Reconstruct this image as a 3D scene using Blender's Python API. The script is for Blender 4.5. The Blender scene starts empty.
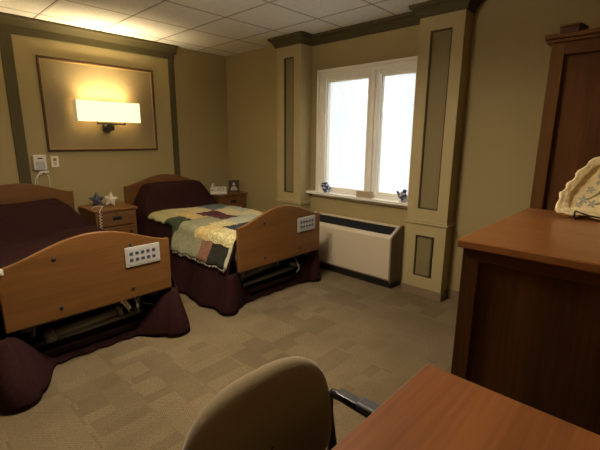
import bpy, bmesh, math, random
from mathutils import Vector, Matrix
random.seed(7)
S = bpy.context.scene
COL = S.collection
PI = math.pi
R = math.radians

# ------------------------------------------------------------------ camera
cam_d = bpy.data.cameras.new('camera')
cam_d.sensor_width = 36.0
cam_d.lens = 390.07 / 600 * 36.0
cam_d.clip_start = 0.02
cam = bpy.data.objects.new('camera', cam_d)
COL.objects.link(cam)
_a, _p, _r = R(225 - 1.676), R(-12.459), R(0.432)
_F = Vector((math.cos(_a) * math.cos(_p), math.sin(_a) * math.cos(_p), math.sin(_p)))
_R = Vector((math.sin(_a), -math.cos(_a), 0))
_U = _R.cross(_F)
_R2 = _R * math.cos(_r) + _U * math.sin(_r)
_U2 = -_R * math.sin(_r) + _U * math.cos(_r)
cam.matrix_world = Matrix(((_R2.x, _U2.x, -_F.x, 3.498), (_R2.y, _U2.y, -_F.y, 4.741), (_R2.z, _U2.z, -_F.z, 1.463), (0, 0, 0, 1)))
S.camera = cam

# ------------------------------------------------------------------ world, light, exposure
W = bpy.data.worlds.new('overcast_sky')
S.world = W
W.use_nodes = True
_bg = W.node_tree.nodes['Background']
_bg.inputs[0].default_value = (0.94, 0.97, 1.0, 1)
_bg.inputs[1].default_value = 3.0
S.view_settings.view_transform = 'Standard'
S.view_settings.look = 'None'
S.view_settings.gamma = 1
S.view_settings.exposure = 0.5
S.cycles.use_denoising = True
S.cycles.max_bounces = 10
S.cycles.diffuse_bounces = 6
S.cycles.transparent_max_bounces = 16

def area_light(name, loc, rot, sx, sy, power, color, portal=False):
    l = bpy.data.lights.new(name, 'AREA')
    l.shape = 'RECTANGLE'; l.size = sx; l.size_y = sy; l.energy = power; l.color = color
    o = bpy.data.objects.new(name, l); COL.objects.link(o)
    o.location = loc; o.rotation_euler = rot
    if portal: l.cycles.is_portal = True
    return o
# daylight enters only through the window: a sampling portal just outside of it
area_light('window_portal', (-0.20, 2.37, 1.5), (0, R(-90), 0), 1.3, 1.15, 1, (1, 1, 1), True)
CEILING_POWER = 34.0
BOWL_UP = 28.0
SCONCE_POWER = 2.0
SCONCE_UP = 7.5
SHADE_GLOW = 0.85

# ------------------------------------------------------------------ materials
MATS = {}
def _new(name):
    m = bpy.data.materials.new(name); m.use_nodes = True
    nt = m.node_tree
    return m, nt, nt.nodes['Principled BSDF']

def mat(name, col, rough=0.6, metal=0.0, noise=0.0, scale=30.0, bump=0.0, spec=0.5, emit=None, estr=0.0, coat=0.0, sheen=0.0):
    if name in MATS: return MATS[name]
    m, nt, b = _new(name)
    b.inputs['Base Color'].default_value = (*col, 1)
    b.inputs['Roughness'].default_value = rough
    b.inputs['Metallic'].default_value = metal
    b.inputs['Specular IOR Level'].default_value = spec
    if coat: b.inputs['Coat Weight'].default_value = coat
    if sheen: b.inputs['Sheen Weight'].default_value = sheen
    if emit:
        b.inputs['Emission Color'].default_value = (*emit, 1)
        b.inputs['Emission Strength'].default_value = estr
    if noise or bump:
        tc = nt.nodes.new('ShaderNodeTexCoord')
        n = nt.nodes.new('ShaderNodeTexNoise'); n.inputs['Scale'].default_value = scale; n.inputs['Detail'].default_value = 4
        nt.links.new(tc.outputs['Object'], n.inputs['Vector'])
        if noise:
            r = nt.nodes.new('ShaderNodeValToRGB')
            r.color_ramp.elements[0].position = 0.3; r.color_ramp.elements[1].position = 0.7
            r.color_ramp.elements[0].color = (*[c * (1 - noise) for c in col], 1)
            r.color_ramp.elements[1].color = (*[min(1, c * (1 + noise)) for c in col], 1)
            nt.links.new(n.outputs['Fac'], r.inputs['Fac']); nt.links.new(r.outputs['Color'], b.inputs['Base Color'])
        if bump:
            bp = nt.nodes.new('ShaderNodeBump'); bp.inputs['Strength'].default_value = bump; bp.inputs['Distance'].default_value = 0.01
            nt.links.new(n.outputs['Fac'], bp.inputs['Height']); nt.links.new(bp.outputs['Normal'], b.inputs['Normal'])
    MATS[name] = m
    return m

def wood(name, c1, c2, axis, rough=0.4, scale=1.0, coat=0.0, spec=.3):
    """grain running along axis (0 x, 1 y, 2 z)"""
    if name in MATS: return MATS[name]
    m, nt, b = _new(name)
    tc = nt.nodes.new('ShaderNodeTexCoord')
    mp = nt.nodes.new('ShaderNodeMapping')
    sc = [14.0 * scale] * 3; sc[axis] = 1.1 * scale
    mp.inputs['Scale'].default_value = sc
    nt.links.new(tc.outputs['Object'], mp.inputs['Vector'])
    n1 = nt.nodes.new('ShaderNodeTexNoise'); n1.inputs['Scale'].default_value = 1.0; n1.inputs['Detail'].default_value = 6; n1.inputs['Distortion'].default_value = 0.6
    nt.links.new(mp.outputs['Vector'], n1.inputs['Vector'])
    mp2 = nt.nodes.new('ShaderNodeMapping')
    sc2 = [130.0 * scale] * 3; sc2[axis] = 5.0 * scale
    mp2.inputs['Scale'].default_value = sc2
    nt.links.new(tc.outputs['Object'], mp2.inputs['Vector'])
    n2 = nt.nodes.new('ShaderNodeTexNoise'); n2.inputs['Scale'].default_value = 1.0; n2.inputs['Detail'].default_value = 2
    nt.links.new(mp2.outputs['Vector'], n2.inputs['Vector'])
    mix = nt.nodes.new('ShaderNodeMath'); mix.operation = 'MULTIPLY_ADD'
    mix.inputs[1].default_value = 0.35
    nt.links.new(n2.outputs['Fac'], mix.inputs[0])
    sub = nt.nodes.new('ShaderNodeMath'); sub.operation = 'MULTIPLY'; sub.inputs[1].default_value = 0.75
    nt.links.new(n1.outputs['Fac'], sub.inputs[0]); nt.links.new(sub.outputs[0], mix.inputs[2])
    r = nt.nodes.new('ShaderNodeValToRGB')
    r.color_ramp.elements[0].position = 0.38; r.color_ramp.elements[1].position = 0.72
    r.color_ramp.elements[0].color = (*c1, 1); r.color_ramp.elements[1].color = (*c2, 1)
    nt.links.new(mix.outputs[0], r.inputs['Fac']); nt.links.new(r.outputs['Color'], b.inputs['Base Color'])
    b.inputs['Roughness'].default_value = rough; b.inputs['Specular IOR Level'].default_value = spec
    if coat: b.inputs['Coat Weight'].default_value = coat * .4; b.inputs['Coat Roughness'].default_value = 0.25
    MATS[name] = m
    return m

def mth(nt, op, a, b=None, c=None):
    n = nt.nodes.new('ShaderNodeMath'); n.operation = op
    for i, v in enumerate((a, b, c)):
        if v is None: continue
        if isinstance(v, (int, float)): n.inputs[i].default_value = v
        else: nt.links.new(v, n.inputs[i])
    return n.outputs[0]

def mixc(nt, fac, a, b):
    n = nt.nodes.new('ShaderNodeMix'); n.data_type = 'RGBA'
    if isinstance(fac, (int, float)): n.inputs[0].default_value = fac
    else: nt.links.new(fac, n.inputs[0])
    for i, v in ((6, a), (7, b)):
        if isinstance(v, tuple): n.inputs[i].default_value = (*v, 1)
        else: nt.links.new(v, n.inputs[i])
    return n.outputs[2]

def ceiling_mat():
    m, nt, b = _new('ceiling_tile')
    tc = nt.nodes.new('ShaderNodeTexCoord'); sp = nt.nodes.new('ShaderNodeSeparateXYZ')
    nt.links.new(tc.outputs['Object'], sp.inputs[0])
    def line(o, off, w):
        f = mth(nt, 'FRACT', mth(nt, 'MULTIPLY_ADD', o, 1 / .61, 0.5 - off / .61 + 10))
        return mth(nt, 'LESS_THAN', mth(nt, 'ABSOLUTE', mth(nt, 'SUBTRACT', f, 0.5)), w / .61)
    grid = mth(nt, 'MAXIMUM', line(sp.outputs[0], .455, .012), line(sp.outputs[1], .854, .012))
    bar_shadow = mth(nt, 'MAXIMUM', line(sp.outputs[0], .455 + .012, .005), line(sp.outputs[1], .854 + .012, .005))  # dark shadow line painted along one edge of each grid bar
    n = nt.nodes.new('ShaderNodeTexNoise'); n.inputs['Scale'].default_value = 55; n.inputs['Detail'].default_value = 5
    nt.links.new(tc.outputs['Object'], n.inputs['Vector'])
    rmp = nt.nodes.new('ShaderNodeValToRGB')
    rmp.color_ramp.elements[0].position = .35; rmp.color_ramp.elements[1].position = .5
    rmp.color_ramp.elements[0].color = (.72, .69, .64, 1); rmp.color_ramp.elements[1].color = (.82, .79, .74, 1)
    nt.links.new(n.outputs['Fac'], rmp.inputs['Fac'])
    c = mixc(nt, grid, rmp.outputs['Color'], (.66, .62, .55))
    c = mixc(nt, bar_shadow, c, (.13, .11, .09))
    nt.links.new(c, b.inputs['Base Color'])
    b.inputs['Roughness'].default_value = .9
    bp = nt.nodes.new('ShaderNodeBump'); bp.inputs['Strength'].default_value = .25; bp.inputs['Distance'].default_value = .01
    nt.links.new(n.outputs['Fac'], bp.inputs['Height']); nt.links.new(bp.outputs['Normal'], b.inputs['Normal'])
    return m

def carpet_mat():
    m, nt, b = _new('carpet_tile')
    tc = nt.nodes.new('ShaderNodeTexCoord'); sp = nt.nodes.new('ShaderNodeSeparateXYZ')
    nt.links.new(tc.outputs['Object'], sp.inputs[0])
    def cells(sx, sy, ox, oy):
        fx = mth(nt, 'FLOOR', mth(nt, 'MULTIPLY_ADD', sp.outputs[0], 1 / sx, ox))
        fy = mth(nt, 'FLOOR', mth(nt, 'MULTIPLY_ADD', sp.outputs[1], 1 / sy, oy))
        cb = nt.nodes.new('ShaderNodeCombineXYZ')
        nt.links.new(fx, cb.inputs[0]); nt.links.new(fy, cb.inputs[1])
        w = nt.nodes.new('ShaderNodeTexWhiteNoise'); w.noise_dimensions = '2D'
        nt.links.new(cb.outputs[0], w.inputs['Vector'])
        return w.outputs['Value']
    a = cells(.305, .305, .2, .3)
    c = cells(.1525, .305, .5, .8)
    d = cells(.305, .1525, .3, .1)
    v = mth(nt, 'ADD', mth(nt, 'MULTIPLY', a, .45), mth(nt, 'ADD', mth(nt, 'MULTIPLY', c, .3), mth(nt, 'MULTIPLY', d, .25)))
    n = nt.nodes.new('ShaderNodeTexNoise'); n.inputs['Scale'].default_value = 85; n.inputs['Detail'].default_value = 5; n.inputs['Roughness'].default_value = .75
    nt.links.new(tc.outputs['Object'], n.inputs['Vector'])
    n3 = nt.nodes.new('ShaderNodeTexNoise'); n3.inputs['Scale'].default_value = 2.3; n3.inputs['Detail'].default_value = 3
    nt.links.new(tc.outputs['Object'], n3.inputs['Vector'])
    ck = nt.nodes.new('ShaderNodeTexChecker'); ck.inputs['Scale'].default_value = 118
    nt.links.new(tc.outputs['Object'], ck.inputs['Vector'])
    v2 = mth(nt, 'ADD', mth(nt, 'MULTIPLY', mth(nt, 'LESS_THAN', v, .58), .18), mth(nt, 'ADD', mth(nt, 'MULTIPLY', v, .25), mth(nt, 'MULTIPLY', n3.outputs['Fac'], .5)))
    r = nt.nodes.new('ShaderNodeValToRGB')
    r.color_ramp.elements[0].position = .25; r.color_ramp.elements[1].position = .75
    r.color_ramp.elements[0].color = (.126, .091, .047, 1); r.color_ramp.elements[1].color = (.240, .177, .098, 1)
    nt.links.new(v2, r.inputs['Fac'])
    wv = mth(nt, 'ADD', mth(nt, 'MULTIPLY', ck.outputs['Fac'], .22), n.outputs['Fac'])
    dk = nt.nodes.new('ShaderNodeMix'); dk.data_type = 'RGBA'; dk.blend_type = 'MULTIPLY'; dk.inputs[0].default_value = .8
    rr = nt.nodes.new('ShaderNodeValToRGB'); rr.color_ramp.elements[0].position = .3; rr.color_ramp.elements[1].position = 1.0
    rr.color_ramp.elements[0].color = (.45, .45, .45, 1); rr.color_ramp.elements[1].color = (1.25, 1.25, 1.25, 1)
    nt.links.new(wv, rr.inputs['Fac'])
    nt.links.new(r.outputs['Color'], dk.inputs[6]); nt.links.new(rr.outputs['Color'], dk.inputs[7])
    nt.links.new(dk.outputs[2], b.inputs['Base Color'])
    bp = nt.nodes.new('ShaderNodeBump'); bp.inputs['Strength'].default_value = .5; bp.inputs['Distance'].default_value = .006
    nt.links.new(wv, bp.inputs['Height']); nt.links.new(bp.outputs['Normal'], b.inputs['Normal'])
    b.inputs['Roughness'].default_value = .95; b.inputs['Specular IOR Level'].default_value = .1
    return m

def glass_mat():
    m, nt, b = _new('window_glass')
    out = nt.nodes['Material Output']
    t = nt.nodes.new('ShaderNodeBsdfTransparent'); t.inputs[0].default_value = (.95, .97, .96, 1)
    g = nt.nodes.new('ShaderNodeBsdfGlossy'); g.inputs['Roughness'].default_value = .05
    mx = nt.nodes.new('ShaderNodeMixShader'); mx.inputs[0].default_value = .06
    nt.links.new(t.outputs[0], mx.inputs[1]); nt.links.new(g.outputs[0], mx.inputs[2]); nt.links.new(mx.outputs[0], out.inputs[0])
    return m

def blind_mat():
    m, nt, b = _new('blind_slat')
    out = nt.nodes['Material Output']
    d = nt.nodes.new('ShaderNodeBsdfDiffuse'); d.inputs[0].default_value = (.82, .84, .86, 1)
    t = nt.nodes.new('ShaderNodeBsdfTranslucent'); t.inputs[0].default_value = (.82, .86, .9, 1)
    mx = nt.nodes.new('ShaderNodeMixShader'); mx.inputs[0].default_value = .24
    nt.links.new(d.outputs[0], mx.inputs[1]); nt.links.new(t.outputs[0], mx.inputs[2]); nt.links.new(mx.outputs[0], out.inputs[0])
    return m

WALL = mat('olive_paint', (.338, .262, .122), .75, noise=.03, scale=120, bump=.08, spec=.25)
PILA = mat('tan_pilaster_paint', (.378, .300, .148), .6, spec=.3)
INSET = mat('inset_brown', (.195, .150, .066), .8, noise=.08, scale=160)
DKTRIM = mat('dark_olive_trim', (.078, .063, .027), .7, spec=.2)
PANELPAPER = mat('tan_wall_covering', (.235, .172, .078), .65, noise=.05, scale=90)
BASEB = mat('brown_base', (.195, .135, .078), .6)
WHITE = mat('white_painted_frame', (.84, .80, .72), .4)
CEIL = ceiling_mat(); CARPET = carpet_mat(); GLASS = glass_mat(); BLIND = blind_mat()
FRAMEWOOD = wood('moulding_wood', (.045, .022, .008), (.085, .042, .015), 0, .4)
BEDX = wood('maple_laminate', (.125, .054, .014), (.188, .080, .021), 0, .42, .7)
NSX = wood('nightstand_wood', (.135, .060, .020), (.195, .088, .028), 0, .4, .8)
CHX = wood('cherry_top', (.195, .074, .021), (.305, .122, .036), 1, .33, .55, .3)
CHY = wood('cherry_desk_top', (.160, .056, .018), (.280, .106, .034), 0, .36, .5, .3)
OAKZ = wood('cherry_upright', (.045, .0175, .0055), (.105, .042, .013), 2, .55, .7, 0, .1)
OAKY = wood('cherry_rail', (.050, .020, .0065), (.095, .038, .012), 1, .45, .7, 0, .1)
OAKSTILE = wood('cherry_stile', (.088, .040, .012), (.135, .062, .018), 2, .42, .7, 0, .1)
SPREAD = mat('maroon_cloth', (.024, .0066, .0066), .9, noise=.2, scale=60, bump=.15, spec=.12)
BLACKM = mat('black_metal', (.012, .012, .013), .5)
GREYM = mat('grey_metal', (.20, .20, .20), .5, metal=.3)
DARKM = mat('dark_frame_metal', (.030, .024, .022), .5)
BLACKP = mat('black_plastic', (.010, .010, .010), .35)
WPLAST = mat('white_plastic', (.62, .58, .50), .4)
GPLAST = mat('grey_plastic', (.40, .38, .35), .45)
CREAMM = mat('cream_enamel', (.56, .47, .34), .45)
BRONZE = mat('dark_bronze', (.045, .045, .05), .4, metal=.6)
PEWTER = mat('pewter', (.12, .105, .085), .5, metal=.6)
MATT = mat('mattress_ticking', (.25, .22, .22), .9)

# ------------------------------------------------------------------ mesh helpers
class MB:
    def __init__(s): s.bm = bmesh.new(); s.mi = 0
    def _mk(s, geom_faces):
        for f in geom_faces: f.material_index = s.mi
    def box(s, x0, x1, y0, y1, z0, z1, M=None):
        v = [s.bm.verts.new((x, y, z)) for x in (x0, x1) for y in (y0, y1) for z in (z0, z1)]
        fs = [(0, 1, 3, 2), (4, 6, 7, 5), (0, 4, 5, 1), (2, 3, 7, 6), (0, 2, 6, 4), (1, 5, 7, 3)]
        F = [s.bm.faces.new([v[i] for i in f]) for f in fs]
        s._mk(F)
        if M is not None: bmesh.ops.transform(s.bm, matrix=M, verts=v)
        return s
    def prism(s, pts, fn, d0, d1):
        """outline pts (2-tuples), fn(p, d) -> 3D, extruded d0..d1"""
        a = [s.bm.verts.new(fn(p, d0)) for p in pts]; b = [s.bm.verts.new(fn(p, d1)) for p in pts]
        n = len(pts); F = [s.bm.faces.new(a[::-1]), s.bm.faces.new(b)]
        for i in range(n): F.append(s.bm.faces.new((a[i], a[(i + 1) % n], b[(i + 1) % n], b[i])))
        s._mk(F); return s
    def tube(s, pts, r, n=8, cap=True):
        pts = [Vector(p) for p in pts]; rings = []
        for i, p in enumerate(pts):
            t = (pts[min(i + 1, len(pts) - 1)] - pts[max(i - 1, 0)]).normalized()
            up = Vector((0, 0, 1)) if abs(t.z) < .9 else Vector((1, 0, 0))
            a = t.cross(up).normalized(); b = t.cross(a)
            rr = r[i] if isinstance(r, (list, tuple)) else r
            rings.append([s.bm.verts.new(p + (a * math.cos(2 * PI * k / n) + b * math.sin(2 * PI * k / n)) * rr) for k in range(n)])
        F = []
        for q in range(len(rings) - 1):
            for k in range(n): F.append(s.bm.faces.new((rings[q][k], rings[q][(k + 1) % n], rings[q + 1][(k + 1) % n], rings[q + 1][k])))
        if cap: F += [s.bm.faces.new(rings[0][::-1]), s.bm.faces.new(rings[-1])]
        for f in F: f.smooth = True
        s._mk(F); return s
    def lathe(s, prof, c=(0, 0, 0), n=20, axis='z', sq=(1, 1)):
        rings = []
        for (r, h) in prof:
            ring = []
            for k in range(n):
                a = 2 * PI * k / n; u, v = r * math.cos(a) * sq[0], r * math.sin(a) * sq[1]
                p = {'z': (u, v, h), 'y': (u, h, v), 'x': (h, u, v)}[axis]
                ring.append(s.bm.verts.new((c[0] + p[0], c[1] + p[1], c[2] + p[2])))
            rings.append(ring)
        F = []
        for q in range(len(rings) - 1):
            for k in range(n): F.append(s.bm.faces.new((rings[q][k], rings[q][(k + 1) % n], rings[q + 1][(k + 1) % n], rings[q + 1][k])))
        F += [s.bm.faces.new(rings[0][::-1]), s.bm.faces.new(rings[-1])]
        for f in F: f.smooth = True
        s._mk(F); return s
    def grid(s, rows, close=False, smooth=True):
        V = [[s.bm.verts.new(p) for p in row] for row in rows]; F = []
        for i in range(len(V) - 1):
            n = len(V[i])
            for j in range(n if close else n - 1):
                F.append(s.bm.faces.new((V[i][j], V[i][(j + 1) % n], V[i + 1][(j + 1) % n], V[i + 1][j])))
        for f in F: f.smooth = smooth
        s._mk(F); return F
    def build(s, name, mats, parent=None, bevel=0.0, solid=0.0, subsurf=0, loc=None, seg=2, smooth_angle=False):
        bmesh.ops.recalc_face_normals(s.bm, faces=s.bm.faces)
        me = bpy.data.meshes.new(name); s.bm.to_mesh(me); s.bm.free()
        for m in (mats if isinstance(mats, (list, tuple)) else [mats]): me.materials.append(m)
        o = bpy.data.objects.new(name, me); COL.objects.link(o)
        if solid: md = o.modifiers.new('solid', 'SOLIDIFY'); md.thickness = solid; md.offset = 0
        if bevel:
            md = o.modifiers.new('bevel', 'BEVEL'); md.width = bevel; md.segments = seg; md.limit_method = 'ANGLE'; md.angle_limit = R(40)
        if subsurf: md = o.modifiers.new('sub', 'SUBSURF'); md.levels = subsurf; md.render_levels = subsurf
        if parent is not None: o.parent = parent
        if loc: o.location = loc
        return o

def root(name, loc, label, cat, group=None):
    o = bpy.data.objects.new(name, None); o.empty_display_size = .1; COL.objects.link(o)
    o.location = loc; return tag(o, label, cat, group)
def tag(o, label, cat, group=None, kind=None):
    if label: o['label'] = label
    if cat: o['category'] = cat
    if group: o['group'] = group
    if kind: o['kind'] = kind
    return o
def struct(o): o['kind'] = 'structure'; return o
def copy_tree(o, parent=None):
    c = o.copy(); COL.objects.link(c)
    if parent is not None: c.parent = parent
    for ch in list(o.children): copy_tree(ch, c)
    return c
def boxpart(name, dims, m, parent, bevel=.003):
    return MB().box(*dims).build(name, m, parent, bevel)

# ================================================================== SETTING
H = 2.575; XL = 4.6; YR = 5.02; YC = 6.3
struct(MB().box(-.2, XL + .2, -.2, YC + .2, -.1, 0).build('floor', CARPET))
struct(MB().box(-.2, XL + .2, -.2, YC + .2, H, H + .1).build('ceiling', CEIL))
struct(MB().box(-.2, XL + .2, -.2, 0, 0, H).build('wall_back', WALL))
WY0, WY1, WZ0, WZ1 = 1.76, 2.945, .84, 2.14      # window opening
mb = MB()
mb.box(-.2, 0, 0, WY0, 0, H).box(-.2, 0, WY1, YC, 0, H).box(-.2, 0, WY0, WY1, 0, WZ0).box(-.2, 0, WY0, WY1, WZ1, H)
struct(mb.build('wall_window', WALL))
struct(MB().box(XL, XL + .2, 0, YC, 0, H).build('wall_left', WALL))
mb = MB()
mb.box(0, 3.46, YR, YR + .12, 0, H).box(4.46, XL, YR, YR + .12, 0, H).box(3.46, 4.46, YR, YR + .12, 2.1, H)
struct(mb.build('wall_right', WALL))
struct(MB().box(0, XL, YC, YC + .2, 0, H).build('wall_corridor', WALL))

# pilasters (each: shaft with routed panels)
def panel_face(mb, x, y0, y1, z0, z1, holes, depth=.022):
    """front face at x split around panels that sit deeper"""
    hy0, hy1 = holes[0][0], holes[0][1]
    mb.box(x - .03, x, y0, hy0, z0, z1); mb.box(x - .03, x, hy1, y1, z0, z1)
    zs = [z0] + [v for h in sorted(holes, key=lambda h: h[2]) for v in (h[2], h[3])] + [z1]
    for i in range(0, len(zs), 2): mb.box(x - .03, x, hy0, hy1, zs[i], zs[i + 1])
def pilaster(n, y0, y1, xp, holes, railz, name):
    mb = MB(); mb.box(0, xp - .03, y0, y1, 0, H - .002)
    panel_face(mb, xp, y0, y1, 0, H - .002, holes)
    p = struct(mb.build(name, PILA))
    for h in holes:
        mb = MB(); mb.box(xp - .030, xp - .020, h[0], h[1], h[2], h[3])
        mb.build('panel', INSET, p)
        e = .012; mb = MB()
        a = (h[0], h[1], h[2], h[3])
        mb.box(xp - .026, xp - .004, a[0], a[0] + e, a[2], a[3]).box(xp - .026, xp - .004, a[1] - e, a[1], a[2], a[3])
        mb.box(xp - .026, xp - .004, a[0], a[1], a[2], a[2] + e).box(xp - .026, xp - .004, a[0], a[1], a[3] - e, a[3])
        mb.build('panel_shadow_edge', DKTRIM, p)  # dark edging paints the shadow line around the recessed panel
    mb = MB(); t = .016
    for dz, tt in ((0, t), (.018, t * .55)):
        mb.box(0, xp + tt, y0 - tt, y1 + tt, railz + dz, railz + dz + .018)
    mb.build('chair_rail', PILA, p, .004)
    mb = MB(); mb.box(0, xp + .008, y0 - .008, y1 + .008, 0, .085)
    mb.build('plinth', BASEB, p, .003)
    return p
PX = .153
pilaster(1, 1.232, 1.612, .19, [(1.350, 1.508, .83, 2.355)], .70, 'trim_1')
pilaster(2, 2.982, 3.371, PX, [(3.085, 3.275, .84, 2.36), (3.083, 3.25, .195, .592)], .70, 'trim_2')

# crown mouldings: profile (out, down)
CROWN = [(0, 0), (.075, 0), (.075, .018), (.066, .03), (.052, .036), (.038, .055), (.024, .078), (.020, .088), (.020, .1), (0, .1)]
def crown_run(mb, path):
    """path: plan points; room lies to the left-hand side of travel; mitred"""
    n = len(path); rows = []
    P = [Vector((*p, 0)) for p in path]
    for i in range(n):
        d0 = (P[i] - P[i - 1]).normalized() if i else (P[1] - P[0]).normalized()
        d1 = (P[i + 1] - P[i]).normalized() if i < n - 1 else d0
        n0 = Vector((-d0.y, d0.x, 0)); n1 = Vector((-d1.y, d1.x, 0))
        m = (n0 + n1); m = m / max(.2, m.dot(n0)) if m.length > 1e-6 else n0
        rows.append([P[i] + m * o + Vector((0, 0, H - .001 - d)) for (o, d) in CROWN])
    mb.grid(rows, close=True, smooth=False)
    for row in (rows[0], rows[-1]):
        f = mb.bm.faces.new([mb.bm.verts.new(p) for p in row])
mb = MB()
# travelling with the room on the left: along the window wall towards -y
crown_run(mb, [(.0, 3.371), (PX, 3.371), (PX, 2.982), (0, 2.982), (0, 1.612), (.19, 1.612), (.19, 1.232), (0, 1.232)])
o = struct(mb.build('trim_3', DKTRIM))

# headboard wall: band, crown, uprights
mb = MB(); crown_run(mb, [(2.66, 0), (.77, 0)][::-1]); struct(mb.build('trim_4', DKTRIM))
mb = MB(); mb.box(.80, 2.62, 0, .018, 2.415, 2.50); struct(mb.build('trim_5', DKTRIM, None, .003))
mb = MB(); mb.box(.81, .885, 0, .022, 0, 2.415); struct(mb.build('trim_6', DKTRIM, None, .004))
mb = MB(); mb.box(2.485, 2.585, 0, .022, 0, 2.415); struct(mb.build('trim_7', DKTRIM, None, .004))
# baseboards
struct(MB().box(.012, .81, 0, .01, 0, .09).build('baseboard_back', BASEB, None, .002))
mb = MB(); mb.box(0, .01, 0, 1.22, 0, .09).box(0, .01, 3.381, YR, 0, .09); struct(mb.build('baseboard_window', BASEB, None, .002))
struct(MB().box(0, 3.4, YR - .01, YR, 0, .09).build('baseboard_right', BASEB, None, .002))
struct(MB().box(XL - .01, XL, 0, YR, 0, .09).build('baseboard_left', BASEB, None, .002))
# door casing of the entry the picture was taken from
mb = MB()
mb.box(3.40, 3.47, YR - .02, YR + .14, 0, 2.16).box(4.45, 4.52, YR - .02, YR + .14, 0, 2.16).box(3.40, 4.52, YR - .02, YR + .14, 2.09, 2.16)
struct(mb.build('door_1', WHITE, None, .004))

# window
wb = MB()
wb.box(-.001, .012, 1.715, 1.835, .86, 2.20).box(-.001, .012, 2.90, 2.976, .86, 2.20).box(-.001, .012, 1.835, 2.90, 2.115, 2.20).box(-.001, .012, 2.395, 2.505, .86, 2.12)
wb.box(.012, .030, 1.715, 1.742, .86, 2.20).box(.012, .022, 1.762, 1.785, .86, 2.15)
wb.box(.012, .030, 1.715, 2.976, 2.175, 2.205).box(.012, .022, 1.762, 2.976, 2.128, 2.152)
wb.box(.012, .030, 2.425, 2.475, .86, 2.128).box(.012, .020, 2.398, 2.412, .86, 2.128).box(.012, .020, 2.488, 2.502, .86, 2.128)
win = struct(wb.build('window_1', WHITE, None, .003))
# inner steps and sashes
mb = MB()
for (a, b) in ((1.80, 2.41), (2.49, 2.94)):
    mb.box(-.07, .004, a, a + .014, .86, 2.14).box(-.07, .004, b - .014, b, .86, 2.14).box(-.07, .004, a, b, 2.10, 2.14).box(-.07, .004, a, b, .86, .885)
mb.build('window_frame', WHITE, win, .003)
for (a, b) in ((1.815, 2.384), (2.516, 2.926)):
    mb = MB()
    mb.box(-.055, -.020, a, a + .022, .885, 2.10).box(-.055, -.020, b - .022, b, .885, 2.10).box(-.055, -.020, a + .022, b - .022, 2.072, 2.10).box(-.055, -.020, a + .022, b - .022, .885, .925)
    sh = mb.build('sash', WHITE, win, .004)
    MB().box(-.040, -.036, a + .022, b - .022, .925, 2.072).build('pane', GLASS, sh)
mb = MB(); mb.box(-.06, .085, 1.615, 2.978, .832, .862); mb.box(-.001, .03, 1.66, 2.962, .80, .832)
mb.build('window_sill', WHITE, win, .006)
for nm, (a, b), lab in (('l', (1.80, 2.41), 'white horizontal slat blind behind the left window pane'), ('r', (2.49, 2.94), 'white horizontal slat blind behind the right window pane')):
    bl = root('window_blind', (-.10, (a + b) / 2, .86), lab, 'blind', 'blinds in the window')
    w = (b - a) / 2 - .004
    MB().box(-.018, .018, -w, w, 1.235, 1.272).build('headrail', WHITE, bl, .003)
    mb = MB(); z = .03
    while z < 1.225:
        c, s_ = math.cos(R(62)) * .0125, math.sin(R(62)) * .0125
        v = [mb.bm.verts.new(p) for p in ((-c, -w, z + s_), (-c, w, z + s_), (c, w, z - s_), (c, -w, z - s_))]
        mb.bm.faces.new(v); z += .0215
    mb.build('slats', BLIND, bl)
    MB().box(-.012, .012, -w, w, 0.0, .018).build('bottom_rail', WHITE, bl, .003)

# ================================================================== WALL SCONCE AND PANEL
fr = root('wall_panel_moulding', (1.70, 0, 1.31), 'large rectangular brown wood moulding framing the wall behind the lit sconce', 'wall panel')
def slant(dx0, dx1, z0, z1, e, d0, d1, mbx):
    mbx.box(dx0, dx1, d0, d1, z1 - e, z1).box(dx0, dx1, d0, d1, z0, z0 + e).box(dx0, dx0 + e, d0, d1, z0 + e, z1 - e).box(dx1 - e, dx1, d0, d1, z0 + e, z1 - e)
MB().box(-.59, .59, .001, .005, .01, .935).build('panel', PANELPAPER, fr)
mb = MB(); slant(-.605, .605, 0, .945, .024, .001, .018, mb); mb.build('frame', FRAMEWOOD, fr, .006)
mb = MB(); slant(-.581, .581, .024, .921, .012, .002, .012, mb); mb.build('inner_bead', mat('gold_bead', (.34, .20, .07), .35), fr, .004)

sc = root('wall_sconce', (1.695, .007, 1.63), 'lit wall sconce with a wide rectangular cream shade in the framed panel', 'lamp')
SHADE = mat('lit_lamp_shade', (.75, .66, .45), .8, emit=(1.0, .88, .54), estr=SHADE_GLOW)
mb = MB(); t = .004
mb.box(-.335, .335, .145, .145 + t, 0, .215); mb.mi = 1; mb.box(-.335, -.335 + t, .03, .145, 0, .215).box(.335 - t, .335, .03, .145, 0, .215)
SHADE_END = mat('lamp_shade_end', (.75, .66, .45), .8, emit=(1.0, .80, .40), estr=.10)
mb.bm.faces.ensure_lookup_table()
for f in mb.bm.faces:
    if f.material_index == 0 and f.calc_center_median().y < .146: f.material_index = 1   # inner face given less glow, so the wall behind stays darker
mb.build('lamp_shade', [SHADE, SHADE_END], sc)
mb = MB(); mb.box(-.045, .045, .0, .022, -.095, -.03).box(-.02, .02, .02, .10, -.075, -.045).box(-.042, .042, .10, .125, -.090, -.032)
mb.build('bracket', BRONZE, sc, .004)
mb = MB(); mb.tube([(-.15, .158, .0), (-.15, .158, -.022), (.15, .158, -.022), (.15, .158, .0)], .009); mb.tube([(0, .12, -.04), (0, .158, -.022)], .006)
mb.tube([(-.12, .09, .03), (-.12, .09, -.02), (.12, .09, -.02), (.12, .09, .03)], .006)
mb.tube([(0, .09, -.06), (0, .09, -.02)], .008)
mb.build('arm', PEWTER, sc)
BULB = mat('glowing_bulb', (.9, .8, .6), .5, emit=(1, .78, .42), estr=6)
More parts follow.
